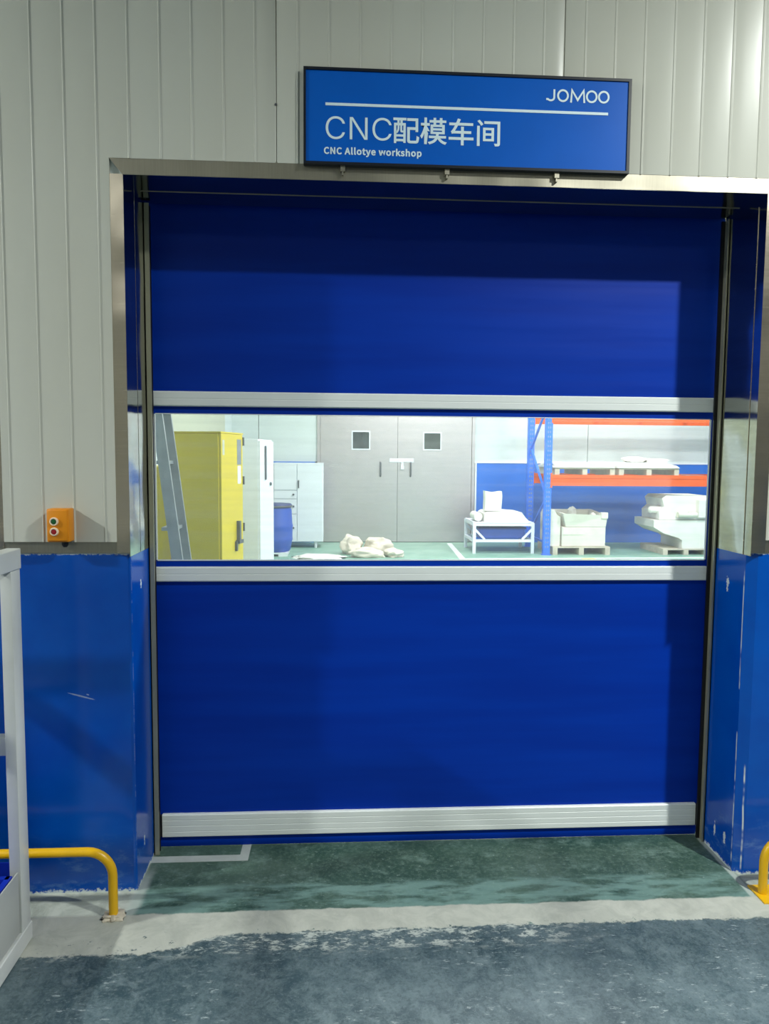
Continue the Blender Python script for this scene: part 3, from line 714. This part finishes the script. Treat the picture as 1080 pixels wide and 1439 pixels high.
# white tube table with blocks
tb = thing('tube_table', 'white welded tube stand holding plaster pieces', 'table', (2.7, 9.6, 0))
TX0, TX1, TY0, TY1 = 2.17, 3.20, 9.185, 10.05
ZT, ZL, q = .51, .19, .05
for x in (TX0, TX1-q):
    for y in (TY0, TY1-q): obj('leg', B(x, x+q, y, y+q, 0, ZT), 'white2', tb)
for z in (ZT-.05, ZL):
    for y in (TY0+.003, TY1-q+.003): obj('long_rail', B(TX0+q, TX1-q, y, y+q-.006, z, z+.045), 'white2', tb)
    for x in (TX0+.003, TX1-q+.003): obj('short_rail', B(x, x+q-.006, TY0+q, TY1-q, z, z+.045), 'white2', tb)
for y in (TY0+.025, TY1-.025):
    for a, b in (((TX0+.04, y, .40), (TX0+.20, y, .235)), ((TX1-.04, y, .40), (TX1-.20, y, .235))):
        bm = bmesh.new(); beam(bm, a, b, .035, .03); obj('brace', bm, 'white2', tb)
obj('top_sheet', B(TX0+.01, TX1-.01, TY0+.01, TY1-.01, ZT, ZT+.012), 'white2', tb)
bb = thing('storage_bin', 'dark blue bin under the white tube stand', 'bin', (2.7, 9.6, .235))
obj('body', B(2.30, 3.07, 9.30, 9.92, .236, .42, bev=.02), 'drum', bb); obj('rim', boxes([(2.28, 3.09, 9.28, 9.94, .40, .425)]), 'drum_d', bb)
tag(obj('plaster_block', prism([(2.37, .522), (3.14, .522), (3.06, .60), (3.00, .68), (2.72, .70), (2.42, .69), (2.37, .66)], 9.25, 9.85), 'plaster', None, False, (2.7, 9.5, .522)), 'wide low plaster block on the white tube stand', 'block')
tag(obj('plaster_slab', prism([(2.385, .705), (2.66, .705), (2.675, .95), (2.665, 1.03), (2.53, 1.01), (2.385, 1.035), (2.39, .9)], 9.30, 9.48), 'plaster', None, False, (2.53, 9.4, .705)), 'upright plaster slab standing on the wide block', 'slab')
tag(obj('plaster_roll', L([(.03, 0), (.07, .015), (.075, .12), (.07, .45), (.03, .46)], (2.28, 9.30, .60), 'y', 20), 'plaster', None, True, (2.26, 9.3, .53)), 'rounded plaster piece at the left end of the tube stand', 'roll')

# pallet rack
rk = thing('pallet_rack', 'blue and orange pallet rack along the far wall', 'rack', (4.8, 9.55, 0))
RH = 3.3
def upright(x):
    for y in (9.0, 10.1):
        u = obj('upright', boxes([(x, x+.012, y, y+.09, .01, RH), (x+.098, x+.11, y, y+.09, .01, RH), (x+.012, x+.098, y, y+.006, .01, RH)]), 'rack_blue', rk)
        bm = bmesh.new(); z = .12
        while z < RH-.1:
            for xx in (x+.038, x+.072): bx(bm, xx-.007, xx+.007, y-.0015, y+.002, z, z+.032)
            z += .075
        s = obj('slots', bm, 'alu_ladder', u); s['kind'] = 'stuff'
        obj('foot_plate', B(x-.02, x+.13, y-.02, y+.11, 0, .008), 'rack_blue', u)
    zs = [.25, .95, 1.75, 2.5, 3.2]; 
    for i, (a, b) in enumerate(zip(zs, zs[1:])):
        ya, yb = (9.08, 10.11) if i % 2 else (10.11, 9.08)
        bm = bmesh.new(); beam(bm, (x+.055, ya, a), (x+.055, yb, b), .035, .03); obj('brace', bm, 'rack_blue', rk)
    for z in (.2, 2.95):
        bm = bmesh.new(); beam(bm, (x+.055, 9.08, z), (x+.055, 10.11, z), .035, .03); obj('brace', bm, 'rack_blue', rk)
upright(3.305); upright(6.9)
for z0, z1 in ((1.14, 1.32), (2.19, 2.35)):
    for y in (9.005, 10.12):
        bm = boxes([(3.415, 6.9, y, y+.05, z0, z1), (3.415, 6.9, y-.008, y, z0, z0+.055), (3.415, 6.9, y-.008, y, z1-.055, z1)])
        o = obj('beam', bm, 'rack_orange', rk)
        obj('beam_bracket', boxes([(3.395, 3.425, y-.012, y+.055, z0-.03, z1+.03)]), 'rack_orange', o)
    for k in range(4):
        x = 3.75+.78*k; obj('cross_bar', B(x, x+.05, 9.055, 10.12, z1-.05, z1-.005), 'cart_panel', rk)
def pallet(x0, x1, y0, y1, z, label, h=.115, group='timber pallets on the rack beam'):
    p = thing('pallet', label, 'pallet', ((x0+x1)/2, (y0+y1)/2, z), group)
    n = 6; wd = (y1-y0)/n
    for k in range(n): obj('deck_board', B(x0, x1, y0+wd*k+.01, y0+wd*(k+1)-.01, z+h-.022, z+h), 'wood', p)
    for x in (x0+.0, (x0+x1)/2-.04, x1-.08): obj('stringer', B(x, x+.08, y0, y1, z, z+h-.022), 'wood', p)
    return p
pallet(3.47, 4.47, 9.02, 10.0, 1.321, 'left timber pallet on the orange rack beam')
pallet(4.54, 5.55, 9.02, 10.0, 1.321, 'right timber pallet on the orange rack beam')
tag(obj('plaster_sheet', prism([(3.43, 1.437), (4.46, 1.437), (4.45, 1.47), (4.32, 1.482), (3.50, 1.485), (3.42, 1.47)], 9.0, 9.9), 'plaster', None, False, (3.9, 9.4, 1.437)), 'lower white plaster sheet on the left rack pallet', 'sheet')
tag(obj('plaster_sheet', prism([(3.44, 1.487), (4.38, 1.487), (4.30, 1.515), (3.6, 1.53), (3.45, 1.515)], 9.04, 9.8), 'plaster', None, False, (3.9, 9.4, 1.487)), 'upper white plaster sheet on the left rack pallet', 'sheet')
tag(obj('plaster_sheet', prism([(4.50, 1.437), (5.56, 1.437), (5.50, 1.48), (5.32, 1.52), (4.60, 1.53), (4.50, 1.48)], 9.0, 9.9), 'plaster', None, False, (5.0, 9.4, 1.437)), 'thick plaster sheet on the right rack pallet', 'sheet')
tag(obj('plaster_piece', lump((4.92, 9.35, 1.57), (.19, .2, .055), 3, .3, 2, 3, 1.531), 'plaster', None, True, (4.9, 9.35, 1.53)), 'small rounded plaster lump left on the right rack pallet', 'piece')
tag(obj('plaster_piece', prism([(5.08, 1.531), (5.38, 1.523), (5.46, 1.575), (5.40, 1.59), (5.10, 1.60)], 9.2, 9.6), 'plaster', None, False, (5.25, 9.4, 1.53)), 'flat plaster offcut right on the right rack pallet', 'piece')

# moulds on the floor under the rack
pallet(3.47, 4.43, 9.02, 9.95, 0.0, 'floor pallet under the cream open mould', .135, 'pallets on the floor')
mo = thing('open_mould', 'cream stacked mould with open top on floor pallet', 'mould', (3.97, 9.5, .136))
obj('lower_half', boxes([(3.63, 4.36, 9.06, 9.85, .137, .455)], .008), 'plaster2', mo)
obj('panel_joint', boxes([(3.64, 3.98, 9.052, 9.062, .33, .45)], .002), 'plaster2', mo)
bm = bmesh.new()
o4 = [(3.62, 9.02), (4.38, 9.02), (4.38, 9.8), (3.62, 9.8)]
top = [(3.55, 8.98), (4.40, 8.98), (4.40, 9.86), (3.55, 9.86)]
rings = [[(3.69, 9.06, .46), (4.36, 9.06, .46), (4.36, 9.82, .46), (3.69, 9.82, .46)], [(3.62, 9.00, .685), (4.38, 9.04, .655), (4.38, 9.86, .70), (3.58, 9.86, .70)],
         [(3.70, 9.08, .675), (4.31, 9.10, .645), (4.31, 9.78, .69), (3.68, 9.78, .69)], [(3.74, 9.14, .55), (4.29, 9.14, .55), (4.29, 9.74, .55), (3.74, 9.74, .55)]]
vr = [[bm.verts.new(p) for p in r_] for r_ in rings]
for A, Bq in zip(vr, vr[1:]):
    for k in range(4): bm.faces.new((A[k], A[(k+1) % 4], Bq[(k+1) % 4], Bq[k]))
bm.faces.new(vr[0]); bm.faces.new(vr[-1])
obj('upper_half', bm, 'plaster2', mo)
obj('side_slab', prism([(3.44, .137), (3.61, .137), (3.61, .62), (3.55, .66), (3.50, .745), (3.44, .75)], 9.1, 9.7), 'plaster2', mo)
obj('corner_post', boxes([(4.27, 4.385, 9.03, 9.12, .60, .70)], .005), 'plaster2', mo)
tag(obj('plaster_piece', lump((3.93, 9.50, .68), (.07, .08, .09), 8, .3, 2, 3, .5), 'plaster', None, True, (4.0, 9.3, .6)), 'pale rounded lump lying in the cream open mould', 'piece')
tag(obj('plaster_piece', lump((4.20, 9.22, .63), (.05, .06, .055), 9, .3, 2, 3, .5), 'plaster2', None, True, (4.18, 9.3, .6)), 'smaller yellowish lump lying in the cream open mould', 'piece')

pallet(5.33, 6.12, 9.02, 9.95, 0.0, 'floor pallet under the pegged mould at the window edge', .10, 'pallets on the floor')
mp = thing('pegged_mould', 'tall grey-white mould with round pegs right of the rack bay', 'mould', (5.7, 9.5, .10))
obj('lower_block', prism([(5.17, .46), (5.34, .36), (5.60, .28), (5.66, .24), (5.66, .101), (6.10, .101), (6.10, .575), (5.17, .575)], 9.05, 9.85), 'plaster', mp)
obj('upper_block', prism([(5.28, .58), (6.10, .58), (6.10, .985), (5.38, .985), (5.32, .93), (5.36, .80), (5.27, .72)], 9.1, 9.8), 'plaster', mp)
obj('peg', L([(.03, 0), (.055, .02), (.055, .22), (.05, .24)], (5.13, 9.2, .74), 'x', 18), 'plaster', mp, True)
obj('peg', L([(.05, 0), (.055, -.02), (.055, -.10)], (5.75, 9.1, .68), 'y', 18), 'plaster2', mp, True)
obj('cross_rod', L([(.045, 0), (.045, .32)], (5.56, 9.03, .67), 'x', 16), 'plaster2', mp, True)
obj('cap_block', boxes([(5.90, 6.08, 9.0, 9.1, .62, .92)], .01), 'plaster', mp)
